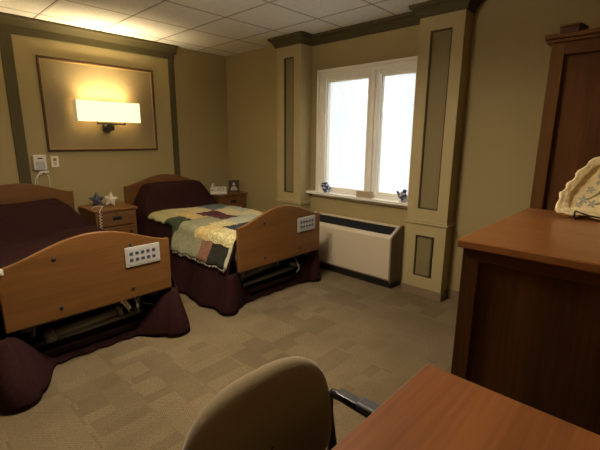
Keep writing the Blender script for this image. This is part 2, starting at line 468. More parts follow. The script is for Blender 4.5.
for s in (-1, 1):
    mb = MB(); mb.lathe([(.004, .0), (.014, .005), (.024, .03), (.026, .05), (.018, .072), (.004, .08)], (s * .12, .09, .05)); mb.build('bulb', BULB, sc)
    MB().lathe([(.013, .02), (.013, .05)], (s * .12, .09, 0)).build('socket', PEWTER, sc)
    l = bpy.data.lights.new('bulb_light', 'POINT'); l.energy = SCONCE_POWER; l.color = (1, .76, .38); l.shadow_soft_size = .03
    lo = bpy.data.objects.new('bulb_light', l); COL.objects.link(lo); lo.parent = sc; lo.location = (s * .17, .088, .15)

l = bpy.data.lights.new('uplight', 'AREA'); l.shape = 'RECTANGLE'; l.size = .5; l.size_y = .06; l.energy = SCONCE_UP; l.color = (1, .80, .46); l.spread = R(115)
lo = bpy.data.objects.new('uplight', l); COL.objects.link(lo); lo.parent = sc; lo.location = (0, .095, .175); lo.rotation_euler = (PI, 0, 0)
# unseen copy of the lamp added left of the frame, placed by pilaster shadow
sc2 = copy_tree(sc); sc2.location = (3.40, .001, 1.63)
sc2['label'] = 'added unseen second wall sconce, left of the beds in the next wall bay'
sc['group'] = sc2['group'] = 'wall sconces on the headboard wall'

# unseen ceiling light added above the frame to brighten the room: bowl on stem
el = root('added_ceiling_light', (2.3, 2.85, H), 'added bowl ceiling light on a short stem, unseen above the view', 'ceiling light')
MB().lathe([(.075, -.001), (.075, -.02), (.03, -.035), (.012, -.05), (.012, -.30)], n=24).build('stem', PEWTER, el)
MB().lathe([(.05, -.335), (.16, -.32), (.24, -.275), (.27, -.23), (.262, -.228), (.23, -.268), (.15, -.308), (.05, -.32)], n=32).build('bowl', mat('lit_bowl_glass', (.8, .8, .8), .5, emit=(1, .85, .62), estr=4), el)
l = bpy.data.lights.new('added_ceiling_lamp', 'AREA'); l.size = .5; l.energy = CEILING_POWER; l.color = (1, .87, .68)
lo = bpy.data.objects.new('added_ceiling_lamp', l); COL.objects.link(lo); lo.parent = el; lo.location = (0, 0, -.345)
l = bpy.data.lights.new('added_bowl_bulb', 'POINT'); l.energy = BOWL_UP; l.color = (1, .89, .72); l.shadow_soft_size = .05  # bulb added above the bowl to brighten the ceiling
lo = bpy.data.objects.new('added_bowl_bulb', l); COL.objects.link(lo); lo.parent = el; lo.location = (0.06, 0, -.225)

# ================================================================== AIR CONDITIONER UNIT
ac = root('air_conditioner', (0, 2.285, 0), 'long cream heating and cooling unit with black vent below the window', 'air conditioner')
hw = .600
prof = [(.015, .075), (.205, .075), (.225, .10), (.232, .515), (.222, .530), (.06, .615), (.015, .615)]
MB().prism(prof, lambda p, d: (p[0], d, p[1]), -hw + .02, hw - .02).build('casing', CREAMM, ac, .004)
for s in (-1, 1):
    a, b = sorted((s * hw, s * (hw - .019)))
    MB().prism([(.015, .06), (.215, .06), (.236, .10), (.240, .52), (.228, .538), (.06, .625), (.015, .625)], lambda p, d: (p[0], d, p[1]), a, b).build('end_panel', mat('shaded_end_panel', (.21, .165, .105), .5), ac, .003)  # ends coloured darker than the casing to paint in their shade
dv = Vector((.222 - .06, 0, .530 - .615)); nv = Vector((.085, 0, .162)).normalized()
def on_slope(t, y, o): p = Vector((.06, y, .615)) + dv * t + nv * o; return p
mb = MB(); mb.grid([[on_slope(.14, -hw + .07, .002), on_slope(.14, hw - .05, .002)], [on_slope(.80, -hw + .07, .002), on_slope(.80, hw - .05, .002)]], smooth=False)
gr = mb.build('vent', mat('vent_black', (.008, .010, .012), .6), ac, solid=.003)
mb = MB()
for i in range(9):
    t = .17 + i * .075
    a0, a1 = on_slope(t, -hw + .075, .0035), on_slope(t + .035, hw - .055, .008)
    mb.grid([[on_slope(t, -hw + .075, .0035), on_slope(t, hw - .055, .0035)], [on_slope(t + .04, -hw + .075, .008), on_slope(t + .04, hw - .055, .008)]], smooth=False)
for i in range(8):
    y = -hw + .1 + i * .15
    mb.grid([[on_slope(.15, y, .006), on_slope(.15, y + .006, .006)], [on_slope(.79, y, .006), on_slope(.79, y + .006, .006)]], smooth=False)
mb.build('vent_slats', mat('vent_slat_grey', (.022, .026, .030), .5), gr, solid=.0015)
MB().box(.015, .19, -hw + .01, hw - .01, 0, .073).build('kick_base', BLACKP, ac, .003)

# ================================================================== BEDS
BW = .515                                # half width of the boards
def arch(z_end, z_top, z_bot, hw, flat=.10, n=28):
    pts = [(-hw, z_bot), (hw, z_bot), (hw, z_end)]
    for i in range(n + 1):
        u = 1 - 2 * i / n                # 1 .. -1
        a = min(1, max(0, (1 - abs(u) - flat) / (1 - flat)))
        pts.append((u * hw, z_end + (z_top - z_end) * (math.sin(a * PI / 2) ** 1.35)))
    pts.append((-hw, z_end))
    out = [pts[0]]
    for p in pts[1:]:
        if abs(p[0] - out[-1][0]) + abs(p[1] - out[-1][1]) > 1e-5: out.append(p)
    return out
PANELW = mat('control_panel_white', (.40, .385, .35), .4)
def make_bed(xc, label, fy):
    b = root('hospital_bed', (xc, 0, 0), label, 'bed', 'beds along the headboard wall')
    fn = lambda p, d: (p[0], d, p[1])
    MB().prism(arch(.895, 1.012, .34, BW, .04), fn, .045, .075).build('headboard', BEDX, b, .005)
    MB().prism(arch(.742, .868, .358, BW, .05), fn, 2.205 + fy, 2.238 + fy).build('footboard', BEDX, b, .006, seg=3)
    fb = b.children[-1] if b.children[-1].name.startswith('footboard') else [c for c in b.children if c.name.startswith('footboard')][0]
    for (x, z) in ((.232, .742), (-.232, .742), (.225, .428), (-.225, .428)):
        MB().lathe([(.006, .004), (.011, .003), (.0125, 0.0)][::-1], (x, 2.2385 + fy, z), 12, 'y').build('bolt', BRONZE, fb)
    # push button panel on the footboard, at its window side
    cp = MB().box(-.435, -.185, 2.2385 + fy, 2.2475 + fy, .588, .728).build('control_panel', PANELW, b, .004)
    MB().box(-.42, -.20, 2.2478 + fy, 2.2495 + fy, .603, .715).build('button_plate', GPLAST, cp, .002)
    for r_ in range(2):
        for k in range(5):
            MB().box(-.398 + k * .040, -.374 + k * .040, 2.2497 + fy, 2.2525 + fy, .628 + r_ * .045, .648 + r_ * .045).build('button', mat('button_slate', (.05, .06, .085), .5), cp, .002)
    MB().box(-.47, .47, .10, 2.17 + fy, .40, .575).build('mattress', MATT, b, .05, seg=3)
    mb = MB(); mb.box(-.46, .46, .10, 2.17 + fy, .365, .392); mb.box(-.44, -.38, .10, 2.16 + fy, .30, .365).box(.38, .44, .10, 2.16 + fy, .30, .365)
    for y in (.14, .8, 1.5, 2.1 + fy): mb.box(-.38, .38, y, y + .04, .31, .36)
    mb.build('deck', DARKM, b, .004)
    mb = MB(); mb.box(-.42, -.37, .25, 2.05 + fy, .07, .12).box(.37, .42, .25, 2.05 + fy, .07, .12)
    mb.box(-.42, .42, .28, .33, .07, .12); mb.box(-.42, .42, 2.00 + fy, 2.05 + fy, .035, .085)
    for s in (-1, 1):
        mb.box(s * .395 - .02, s * .395 + .02, .45, .50, .10, .33); mb.box(s * .395 - .02, s * .395 + .02, 1.75, 1.80, .10, .33)
    mb.build('base_frame', mat('base_frame_brown', (.045, .020, .018), .5), b, .004)
    MB().tube([(-.36, 2.03 + fy, .155), (.36, 2.03 + fy, .14)], .020, 10).build('cross_tube', GREYM, b)
    MB().tube([(-.17, 1.93, .215), (.24, 1.93, .185)], .032, 10).tube([(-.2, 1.93, .218), (-.17, 1.93, .215)], .042, 10).tube([(.24, 1.93, .185), (.30, 1.93, .18)], .046, 10).build('lift_motor', GREYM, b)
    for q_ in (-1, 1): MB().tube([(q_ * .36, 1.75, .10), (q_ * .35, 1.9, .2), (q_ * .34, 2.04 + fy, .34)], .018).build('lift_arm', GREYM, b)
    for sx in (-1, 1):
        for y in (.30, 2.0 + fy):
            mb = MB(); mb.lathe([(.006, -.018), (.042, -.016), (.047, 0), (.042, .016), (.006, .018)], (sx * .345, y, .047), 18, 'x'); mb.build('caster', BLACKP, b)
    return b
bed_f = make_bed(1.066, 'wooden bed covered by a patchwork quilt, next to the window wall', 0.0)
bed_n = make_bed(2.648, 'wooden bed with plain maroon cover and no quilt, nearest the camera at left', -.115)

# ---- cloth surfaces -------------------------------------------------
HALF = .478; TOPZ = .625; RAD = .06
ARC = RAD * PI / 2
def sstep(a, b, v):
    t = min(1, max(0, (v - a) / (b - a))); return t * t * (3 - 2 * t)
def section(s, out=0.0, flare=.085):
    """signed arc length from the bed centre -> (dx, z, nx, nz, drop) ; out = offset along the normal"""
    sg = 1 if s >= 0 else -1; a = abs(s); flat = HALF - RAD + .025
    if a <= flat: x, z, nx, nz, dr = a, TOPZ, 0, 1, 0
    elif a <= flat + ARC:
        t = (a - flat) / RAD; x = flat + RAD * math.sin(t); z = TOPZ - RAD + RAD * math.cos(t); nx, nz = math.sin(t), math.cos(t); dr = 0
    else:
        d = a - flat - ARC; k = d / .56
        x = flat + RAD + .045 * min(1, d / .15) + flare * max(0, k) ** 1.3
        z = TOPZ - RAD - d; nx, nz = .98, .12; dr = d
    return sg * (x + nx * out), z + nz * out, sg * nx, nz, dr
def pillow(x, y, hgt, ph=0.0):
    fy = sstep(.04, .16, y) * (1 - sstep(.36, .66, y)); fx = 1 - sstep(.30, .54, abs(x))
    return hgt * fy * fx
def drape(s, y, flare, ph):
    """point of the covered bed surface, before the pillow: dx, z, nx, nz, drop"""
    x0, z0, nx, nz, dr = section(s, 0, 0)
    head = sstep(.50, .85, y)
    k = max(0, dr / .56) ** 1.3
    w = min(1, dr / .45) * (.15 + .85 * head)
    fold = .020 * w * math.sin(y * 11 + ph + .8 * math.sin(y * 3.1 + ph)) + .010 * w * math.sin(y * 27 + ph * 2)
    sg = 1 if s >= 0 else -1
    return x0 + sg * k * flare * head + nx * fold, z0, nx, nz, dr
def make_spread(name, xc, label, hgt, ph, flares, foots, group, fy=0.0, lobe=.05):
    """flares / foots: spread of the hem sideways and past the foot, (window side, room side)"""
    mb = MB()
    flat = HALF - RAD + .025; smax = flat + ARC + .553
    ns = 72; ny = 90; rows = []; edge = {-1: [], 1: []}
    svals = [-smax + 2 * smax * i / ns for i in range(ns + 1)]
    for s in svals:
        row = []; sd = 1 if s > 0 else 0; dr = section(s)[4]
        yend = 2.168 + fy + foots[sd] * sstep(.02, .52, dr)
        for j in range(ny + 1):
            y = .085 + (yend - .085) * j / ny
            x, z0, nx, nz, dr = drape(s, y, flares[sd], ph)
            w = min(1, dr / .45)
            wr = (.006 * math.sin(y * 9 + s * 5 + ph) + .004 * math.sin(y * 17 - s * 11 + ph)) * (1 - w)
            tuck = -(.035 * math.exp(-((y - .66) / .05) ** 2)) * (1 - min(1, dr / .05)) if hgt < .25 else 0
            p = [xc + x, y, max(.012, z0 + nz * wr + tuck + pillow(x, y, hgt) * (1 if dr == 0 else max(0, 1 - dr / .1)))]
            row.append(p)
        rows.append(row)
        if dr > .208: edge[1 if s > 0 else -1].append(row[-1])
    mb.grid(rows)
    o = mb.build(name, SPREAD, None, solid=.008)
    tag(o, label, 'bedspread', group)
    # hem at the foot: gathered at both corners, lying low between them
    E = {k: sorted(v, key=lambda p: p[2]) for k, v in edge.items()}
    n = min(len(E[1]), len(E[-1]))
    def column(sd, t):
        col = []
        for q in range(n):
            f = q / (n - 1); e = E[sd][q]; r = lobe * (1 - f) ** .8 + .022
            low = .012 + .034 * f
            if t < .35:
                a = PI * t / .35
                x, y, z = e[0] - sd * r * (1 - math.cos(a)), e[1] + r * .9 * math.sin(a), e[2]
            else:
                k = (t - .35) / .65; g = sstep(0, .42, k)
                xe = e[0] - sd * 2 * r
                x = xe + (xc - xe) * k; y = e[1] + (2.10 + fy + .02 * (1 - f) + .010 * math.sin(k * 17) - e[1]) * g
                z = e[2] + (low - e[2]) * sstep(0, .50, k)
            col.append((x, y, z))
        return col
    cols = [column(-1, i / 44) for i in range(45)] + [column(1, 1 - i / 44) for i in range(1, 45)]
    mb = MB(); mb.grid(cols); mb.build('foot_hem', SPREAD, o, solid=.008)
    return o
make_spread('bedspread', 1.066, 'maroon bedspread under the patchwork quilt on the bed next to the window', .295, .3, (.05, .12), (.0, .015), 'maroon bedspreads')
make_spread('bedspread', 2.648, 'plain maroon bedspread on the left bed, hanging to the floor', .21, 1.9, (.05, .06), (.11, .24), 'maroon bedspreads', -.115, .078)

# ---- patchwork quilt
def cloth(name, c1, c2=None, kind='plain', sc=60):
    return None
QC = {'olive': (.44, .40, .19), 'dkgreen': (.055, .070, .035), 'sage': (.31, .30, .18), 'yellow': (.62, .47, .19), 'floral': (.66, .58, .33),
      'ging': (.62, .52, .30), 'cream': (.64, .54, .30), 'slate': (.17, .21, .20), 'maroon': (.115, .035, .045), 'pale': (.45, .46, .34),
      'dslate': (.045, .050, .060), 'pink': (.27, .135, .085), 'ivory': (.45, .41, .30), 'dkbrown': (.030, .030, .022)}
QM = list(QC)
def quilt_mat(k):
    col = tuple(c * .86 for c in QC[k])
    m, nt, b = _new('quilt_' + k)
    tc = nt.nodes.new('ShaderNodeTexCoord'); b.inputs['Roughness'].default_value = .9; b.inputs['Specular IOR Level'].default_value = .15
    if k in ('ging',):
        t = nt.nodes.new('ShaderNodeTexChecker'); t.inputs['Scale'].default_value = 45
        t.inputs['Color1'].default_value = (*col, 1); t.inputs['Color2'].default_value = (*[c * .68 for c in col], 1)
        nt.links.new(tc.outputs['Object'], t.inputs['Vector']); nt.links.new(t.outputs['Color'], b.inputs['Base Color'])
    else:
        v = nt.nodes.new('ShaderNodeTexVoronoi' if k in ('floral', 'yellow', 'dkbrown', 'pink') else 'ShaderNodeTexNoise')
        v.inputs['Scale'].default_value = 38 if k in ('floral', 'yellow') else 55
        nt.links.new(tc.outputs['Object'], v.inputs['Vector'])
        r = nt.nodes.new('ShaderNodeValToRGB')
        amt = .45 if k == 'floral' else .22
        r.color_ramp.elements[0].position = .25; r.color_ramp.elements[1].position = .6
        lo = tuple(c * (1 - amt) for c in col); hi = tuple(min(1, c * (1 + amt * .4)) for c in col)
        if k == 'floral': lo, hi = hi, (.42, .36, .16)
        r.color_ramp.elements[0].color = (*lo, 1); r.color_ramp.elements[1].color = (*hi, 1)
        nt.links.new(v.outputs['Distance' if v.bl_idname.endswith('Voronoi') else 'Fac'], r.inputs['Fac']); nt.links.new(r.outputs['Color'], b.inputs['Base Color'])
    return m
QMATS = [quilt_mat(k) for k in QM]
# (s range from the room side to the window side) -> list of (y end, patch)
QCOLS = [(9, .545, [(1.05, 'olive'), (1.24, 'dkgreen'), (1.72, 'sage'), (1.90, 'pink'), (2.13, 'dkbrown'), (9, 'ivory')]),
         (.545, .33, [(.99, 'olive'), (1.28, 'dkgreen'), (1.58, 'sage'), (1.80, 'yellow'), (9, 'floral')]),
         (.33, .13, [(.84, 'ging'), (1.26, 'yellow'), (1.53, 'sage'), (1.74, 'floral'), (1.95, 'dslate'), (9, 'floral')]),
         (.13, -.10, [(.98, 'cream'), (1.48, 'maroon'), (1.72, 'pale'), (1.93, 'dslate'), (9, 'cream')]),
         (-.10, -.30, [(.60, 'cream'), (.95, 'slate'), (1.42, 'cream'), (1.85, 'pale'), (9, 'olive')]),
         (-.30, -9, [(.85, 'slate'), (1.25, 'pale'), (1.7, 'cream'), (9, 'sage')])]
flat = HALF - RAD + .025
mb = MB(); ns, ny = 70, 84
s_hi, s_lo = flat + ARC + .225, -(flat + ARC + .12)
def hem(y): return flat + ARC * .75 + (.185 + ARC * .25) * sstep(1.14, 1.30, y) + .006 * math.sin(y * 40)
def qpt(s, y):
    x, z, nx, nz, dr = drape(s, y, .13 if s > 0 else .06, .3)
    w = min(1, dr / .45)
    pf = .009 * math.sin(y * 2 * PI / .105) * math.sin(s * 2 * PI / .105) * .35
    wr = (.006 * math.sin(y * 9 + s * 5 + .3) + .004 * math.sin(y * 17 - s * 11 + .3)) * (1 - w)
    x += nx * (.020 + pf); z += nz * (.018 + pf)
    return (1.066 + x, y, z + nz * wr + pillow(x, y, .295) * (1 if dr == 0 else max(0, 1 - dr / .1)))
rows = []
for i in range(ns + 1):
    row = []
    for j in range(ny + 1):
        y = .63 + (2.165 - .63) * j / ny - (.05 * (i / ns) if False else 0)
        y0 = .56 + .10 * math.sin(i / ns * PI * .5) * 0
        s = s_lo + (hem(y) - s_lo) * i / ns
        row.append(qpt(s, y))
    rows.append(row)
F = mb.grid(rows)
k = 0
for i in range(ns):
    for j in range(ny):
        y = .63 + (2.165 - .63) * (j + .5) / ny; s = s_lo + (hem(y) - s_lo) * (i + .5) / ns
        for (a, b_, lst) in QCOLS:
            if b_ < s <= a:
                for (ye, nm) in lst:
                    if y < ye: F[k].material_index = QM.index(nm); break
                break
        k += 1
q = tag(mb.build('patchwork_quilt', QMATS, None, solid=.012), 'patchwork quilt of cream, yellow, sage, maroon and dark green squares on the far bed', 'quilt')
rt, rb = [], []
for i in range(93):
    yy = 1.24 + (2.155 - 1.24) * i / 92
    p = Vector(qpt(hem(yy), yy)); L = (.006, .020, .034, .020)[i % 4] * (.7 + .3 * abs(math.sin(yy * 23)))
    rt.append(p + Vector((.002, 0, .004))); rb.append(p + Vector((.005 + .004 * math.sin(i), 0, -L)))
mb = MB(); mb.grid([rt, rb])
mb.build('fringe', mat('fringe_ivory', (.30, .27, .18), .9), q, solid=.004)

# cable and plug hanging below the footboard of the near bed, white clip on its far end
pc = MB().tube([(2.40, 2.055, .36), (2.39, 2.095, .28), (2.37, 2.05, .22), (2.35, 1.99, .19), (2.34, 1.93, .18)], .006).build('power_cable', GPLAST, bed_n)
pc.location = (-2.648, 0, 0)
pc2 = MB().tube([(2.47, 2.045, .36), (2.44, 2.05, .24), (2.40, 2.04, .20), (2.37, 2.04, .27), (2.40, 2.045, .36)], .0035).build('pendant_cable', GPLAST, bed_n)
pc2.location = (-2.648, 0, 0)
RX = Matrix.Rotation(R(28), 4, 'Y')
pg = MB().box(-.016, .016, -.012, .012, -.045, .045, RX).box(-.024, .024, -.016, .016, .035, .075, RX).build('plug', WPLAST, pc2, .006, loc=(2.445, 2.03, .285))
pg['label'] = 'white plug hanging below the footboard'
pc = MB().tube([(.86, 2.15, .36), (.83, 2.19, .27), (.80, 2.19, .20), (.83, 2.18, .16)], .005).build('power_cable', GPLAST, bed_f)
pc.location = (-1.066, 0, 0)
pc = MB().tube([(.80, 2.05, .22), (.72, 2.07, .19), (.64, 2.08, .16), (.60, 2.06, .13)], .022).build('cable_duct', GREYM, bed_f)
pc.location = (-1.066, 0, 0)
c_ = MB().box(-.017, .017, 0, .02, -.017, .017).box(-.008, .008, .02, .027, -.008, .008).build('cord_clip', WPLAST, bed_n, .004, loc=(3.150 - 2.648, 2.1235, .728))
c_['label'] = 'small white clip on the end of the footboard'

# ================================================================== NIGHTSTANDS
def nightstand(x0, x1, y1, label, top=.72):
    xc = (x0 + x1) / 2; hw = (x1 - x0) / 2
    n = root('nightstand', (xc, 0, 0), label, 'nightstand', 'nightstands beside the beds')
    MB().box(-hw, hw, .03, y1, top - .028, top).build('top', NSX, n, .006)
    b = hw - .018
    mb = MB(); mb.box(-b, -b + .02, .035, y1 - .03, .05, top - .028).box(b - .02, b, .035, y1 - .03, .05, top - .028).box(-b + .02, b - .02, .035, .05, .08, top - .028).box(-b + .02, b - .02, .05, y1 - .03, .08, .10)
    mb.box(-b + .02, b - .02, .05, y1 - .035, top - .21, top - .195)
    mb.box(-b, -b + .035, y1 - .03, y1 - .02, .05, top - .028).box(b - .035, b, y1 - .03, y1 - .02, .05, top - .028).box(-b + .035, b - .035, y1 - .03, y1 - .02, .05, .09)
    mb.build('body', NSX, n, .003)
    d = MB().box(-b + .038, b - .038, y1 - .05, y1 - .012, top - .185, top - .035).build('drawer', NSX, n, .005)
    mb = MB(); mb.box(-.045, .045, y1 - .012, y1 - .008, top - .125, top - .085); mb.tube([(-.035, y1 - .010, top - .092), (-.035, y1 + .008, top - .10), (.035, y1 + .008, top - .10), (.035, y1 - .010, top - .092)], .006)
    mb.build('handle', BRONZE, d)
    MB().lathe([(.010, 0), (.010, .004), (.005, .006)], (0, y1 - .012, top - .055), 12, 'y').build('lock', BRONZE, d)
    d = MB().box(-b + .038, b - .038, y1 - .04, y1 - .012, .10, top - .195).build('door', NSX, n, .005)
    MB().lathe([(.006, 0), (.006, .01), (.014, .016), (.012, .026), (.003, .028)], (-b + .075, y1 - .012, top - .26), 14, 'y').build('knob', BRONZE, d)
    return n
nightstand(1.628, 2.085, .50, 'wooden nightstand between the two beds with star ornaments on top')
nightstand(.012, .50, .43, 'wooden nightstand in the corner with phone and picture frame')

# stars
def star_pts(r, k=.45, rot=0):
    return [((r if i % 2 == 0 else r * k) * math.sin(rot + i * PI / 5), (r if i % 2 == 0 else r * k) * math.cos(rot + i * PI / 5)) for i in range(10)]
def star(name, loc, rz, r, m, label, rot):
    o = root(name, loc, label, 'ornament'); o.rotation_euler = (0, 0, rz)
    mb = MB(); P = star_pts(r, .5, rot); zc = -min(p[1] for p in P) + .001
    c0 = mb.bm.verts.new((0, .024, zc)); c1 = mb.bm.verts.new((0, -.012, zc))
    a = [mb.bm.verts.new((p[0], .006, zc + p[1])) for p in P]; b = [mb.bm.verts.new((p[0], -.008, zc + p[1])) for p in P]
    for i in range(10):
        j = (i + 1) % 10
        mb.bm.faces.new((a[i], a[j], c0)); mb.bm.faces.new((b[j], b[i], c1)); mb.bm.faces.new((a[i], b[i], b[j], a[j]))
    body = mb.build('star_body', m, o, .003)
    mb = MB(); mb.tube([(-.02, -.01, zc * .9), (-.025, -.05, .004), (.025, -.05, .004), (.02, -.01, zc * .9)], .003, 6); mb.build('stand', PEWTER, o)
    return o
star('star_ornament', (1.955, .24, .7205), R(-35), .090, mat('blue_star_paint', (.055, .060, .085), .5, noise=.5, scale=40), 'dark blue star ornament behind the white star on the nightstand', R(4))
star('star_ornament', (1.835, .30, .7205), R(-38), .085, mat('white_star_paint', (.66, .58, .47), .5), 'white star ornament in front of the dark blue one on the nightstand', R(-6))
# bed call cord: lies over the nightstand and hangs as a coil before the drawer
pts = [(2.06, .36, .727), (2.02, .34, .74), (1.97, .36, .745), (1.96, .40, .745), (1.99, .44, .735), (2.03, .512, .722)]
for i in range(61):
    a = i * PI / 3; z = .70 - .30 * i / 60
    pts.append((2.035 + .012 * math.cos(a) + .02 * i / 60, .530 + .012 * math.sin(a) + .02 * i / 60, z))
tag(MB().tube(pts, .0042, 6).build('coiled_cord', WPLAST), 'white coiled cord draped over the nightstand between the beds', 'cord')

# phone
ph = root('telephone', (.385, .26, .7205), 'white desk telephone on the corner nightstand', 'telephone'); ph.rotation_euler = (0, 0, R(-35))
MB().prism([(-.10, .0), (.10, .0), (.10, .03), (-.08, .085), (-.10, .08)], lambda p, d: (d, p[0], p[1]), -.11, .11).build('base', WPLAST, ph, .006)
mb = MB(); mb.tube([(.07, .07, .055), (.075, .03, .075), (.075, -.04, .105), (.07, -.085, .108)], [.024, .017, .017, .026], 10); mb.build('handset', WPLAST, ph)
mb = MB()
for r_ in range(4):
    for c_ in range(3): mb.box(-.075 + c_ * .035, -.05 + c_ * .035, .0 + .0 - .05 + r_ * .032, .022 - .05 + r_ * .032, .074 - r_ * .0095 - .004, .078 - r_ * .0095)
mb.build('keypad', GPLAST, ph)
# photo frame
pf = root('photo_frame', (.140, .285, .7205), 'small dark picture frame with a pale portrait on the corner nightstand', 'picture frame'); pf.rotation_euler = (0, 0, R(-30))
T = Matrix.Rotation(R(10), 4, 'X')
mb = MB(); e = .02
for bx in ((-.075, .075, -.008, .008, 0, e), (-.075, .075, -.008, .008, .165 - e, .165), (-.075, -.075 + e, -.008, .008, e, .165 - e), (.075 - e, .075, -.008, .008, e, .165 - e)): mb.box(*bx, T)
mb.build('frame', mat('dark_frame_wood', (.025, .012, .007), .4), pf, .002, loc=(0, 0, .002))
mb = MB(); mb.box(-.056, .056, -.004, .003, .019, .146, T); po = mb.build('photo', mat('photo_brown', (.07, .048, .032), .9, spec=.1), pf, loc=(0, 0, .002))
mb = MB()
fnp = lambda p, d: T @ Vector((p[0], d, p[1]))
mb.prism([(.020 * math.cos(a * PI / 8), .108 + .025 * math.sin(a * PI / 8)) for a in range(16)], fnp, .003, .0042)
mb.prism([(-.048, .021), (.048, .021), (.044, .055), (.02, .078), (-.02, .078), (-.044, .055)], fnp, .003, .0042)
mb.build('portrait', mat('photo_pale', (.42, .36, .29), .9, spec=.1), pf, loc=(0, 0, .002))
mb = MB(); mb.box(-.015, .015, -.072, -.066, 0, .12, Matrix.Rotation(R(-22), 4, 'X')); mb.build('easel_back', BLACKP, pf, loc=(0, .0, .03))

# ================================================================== WALL FITTINGS over the left bed
nc = root('call_station', (2.395, 0, 1.13), 'white nurse call box on the wall above the left bed', 'call box')
MB().box(-.058, .058, .001, .05, 0, .152).build('housing', WPLAST, nc, .008)
MB().box(-.025, .022, .05, .0515, .112, .124).build('indicator', mat('indicator_dark', (.05, .04, .035), .4), nc)
MB().box(-.04, .04, .05, .052, .012, .085).build('face_plate', GPLAST, nc, .002)
mb = MB().box(-.07, .02, .02, .045, -.035, -.008); mb.build('plug_socket', WPLAST, nc, .005)
op = root('wall_outlet', (2.250, 0, 1.153), 'small cream wall outlet plate beside the nurse call box', 'outlet')
MB().box(-.036, .036, .001, .007, 0, .115).build('cover_plate', mat('cream_plate', (.72, .64, .50), .4), op, .002)
MB().box(-.015, .015, .007, .0085, .062, .092).build('socket', mat('socket_brown', (.20, .15, .10), .4), op)
MB().box(-.015, .015, .007, .0085, .022, .052).build('socket', GPLAST, op)
cd = MB().tube([(2.41, .04, 1.105), (2.43, .06, 1.085), (2.455, .055, 1.04), (2.465, .03, .97), (2.46, .018, .80)], .006).tube([(2.40, .04, 1.10), (2.36, .06, 1.105), (2.335, .055, 1.06), (2.33, .03, 1.0), (2.34, .018, .80)], .006).tube([(2.39, .035, 1.12), (2.40, .06, 1.09), (2.43, .06, 1.08), (2.44, .04, 1.02), (2.44, .018, .80)], .006).build('call_cord', WPLAST, nc)
cd.location = (-2.395, 0, -1.13)

# ================================================================== SILL ITEMS
PORC = mat('porcelain_white', (.55, .55, .56), .25); COB = mat('cobalt_glaze', (.035, .045, .12), .25)
DELFT = None
def delft():
    m, nt, b = _new('blue_white_china')
    tc = nt.nodes.new('ShaderNodeTexCoord'); v = nt.nodes.new('ShaderNodeTexNoise'); v.inputs['Scale'].default_value = 38; v.inputs['Detail'].default_value = 1
    nt.links.new(tc.outputs['Object'], v.inputs['Vector'])
    r = nt.nodes.new('ShaderNodeValToRGB'); r.color_ramp.interpolation = 'CONSTANT'
    r.color_ramp.elements[0].color = (.05, .06, .14, 1); r.color_ramp.elements[1].position = .52; r.color_ramp.elements[1].color = (.55, .54, .56, 1)
    nt.links.new(v.outputs['Fac'], r.inputs['Fac']); nt.links.new(r.outputs['Color'], b.inputs['Base Color']); b.inputs['Roughness'].default_value = .25
    return m
DELFT = delft()
f1 = root('ceramic_jug', (.052, 1.90, .8625), 'round blue and white ceramic jug at the left end of the window sill', 'ornament')
MB().lathe([(.028, 0), (.032, .006), (.026, .012), (.046, .035), (.052, .058), (.044, .082), (.026, .098), (.022, .108), (.028, .116), (.024, .117), (.018, .106)], (0, 0, 0), 22).build('body', DELFT, f1)
MB().tube([(0, -.026, .104), (0, -.058, .102), (0, -.068, .070), (0, -.046, .040)], [.008, .009, .009, .007], 8).build('handle', COB, f1)
f2 = root('ceramic_figurine', (.048, 2.865, .8625), 'small blue and white ceramic bird at the right end of the window sill', 'ornament')
MB().lathe([(.030, 0), (.034, .006), (.018, .014), (.022, .030), (.040, .05), (.044, .068), (.034, .086), (.018, .098), (.004, .102)], (0, 0, 0), 20).build('body', DELFT, f2)
MB().lathe([(.003, 0), (.016, .006), (.022, .020), (.016, .034), (.003, .04)], (.0, .02, .088), 16).build('head', COB, f2)
MB().prism([(-.02, .03), (-.055, .075), (-.068, .108), (-.045, .10), (-.015, .07)], lambda p, d: (d, p[0], p[1]), -.01, .01).build('tail', COB, f2, .004)
tag(MB().box(-.022, .022, -.095, .095, 0, .066).box(-.0225, .0225, -.003, .003, .0, .0665).build('tissue_box', mat('tan_card', (.40, .31, .20), .7), None, .003, loc=(.056, 2.43, .8625)), 'flat tan cardboard box in the middle of the window sill', 'box')

# ================================================================== ARMOIRE, DRESSER
def side_panel(mb_stile, mb_panel, x, y0, y1, z0, z1, st, rail_t, rail_b):
    mb_stile.box(x - .018, x, y0, y0 + st, z0, z1).box(x - .018, x, y1 - st, y1, z0, z1)
FY = 4.215; BY = 4.93
ar = root('wardrobe', (.56, 0, 0), 'tall dark cherry wardrobe standing behind the dresser', 'wardrobe')
X0, X1 = -.48, .508; FY = 4.200
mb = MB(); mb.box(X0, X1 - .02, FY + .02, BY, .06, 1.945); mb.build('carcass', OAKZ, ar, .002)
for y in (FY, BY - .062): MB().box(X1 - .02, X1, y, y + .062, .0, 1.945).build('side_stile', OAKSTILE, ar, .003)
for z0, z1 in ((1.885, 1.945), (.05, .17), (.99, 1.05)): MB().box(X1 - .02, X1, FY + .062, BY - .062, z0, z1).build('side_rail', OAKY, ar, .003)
mb = MB(); mb.box(X0 - .015, X1 + .012, FY - .022, BY, 1.945, 1.962).box(X0 - .028, X1 + .022, FY - .032, BY, 1.962, 1.985); mb.build('cornice', OAKSTILE, ar, .005)
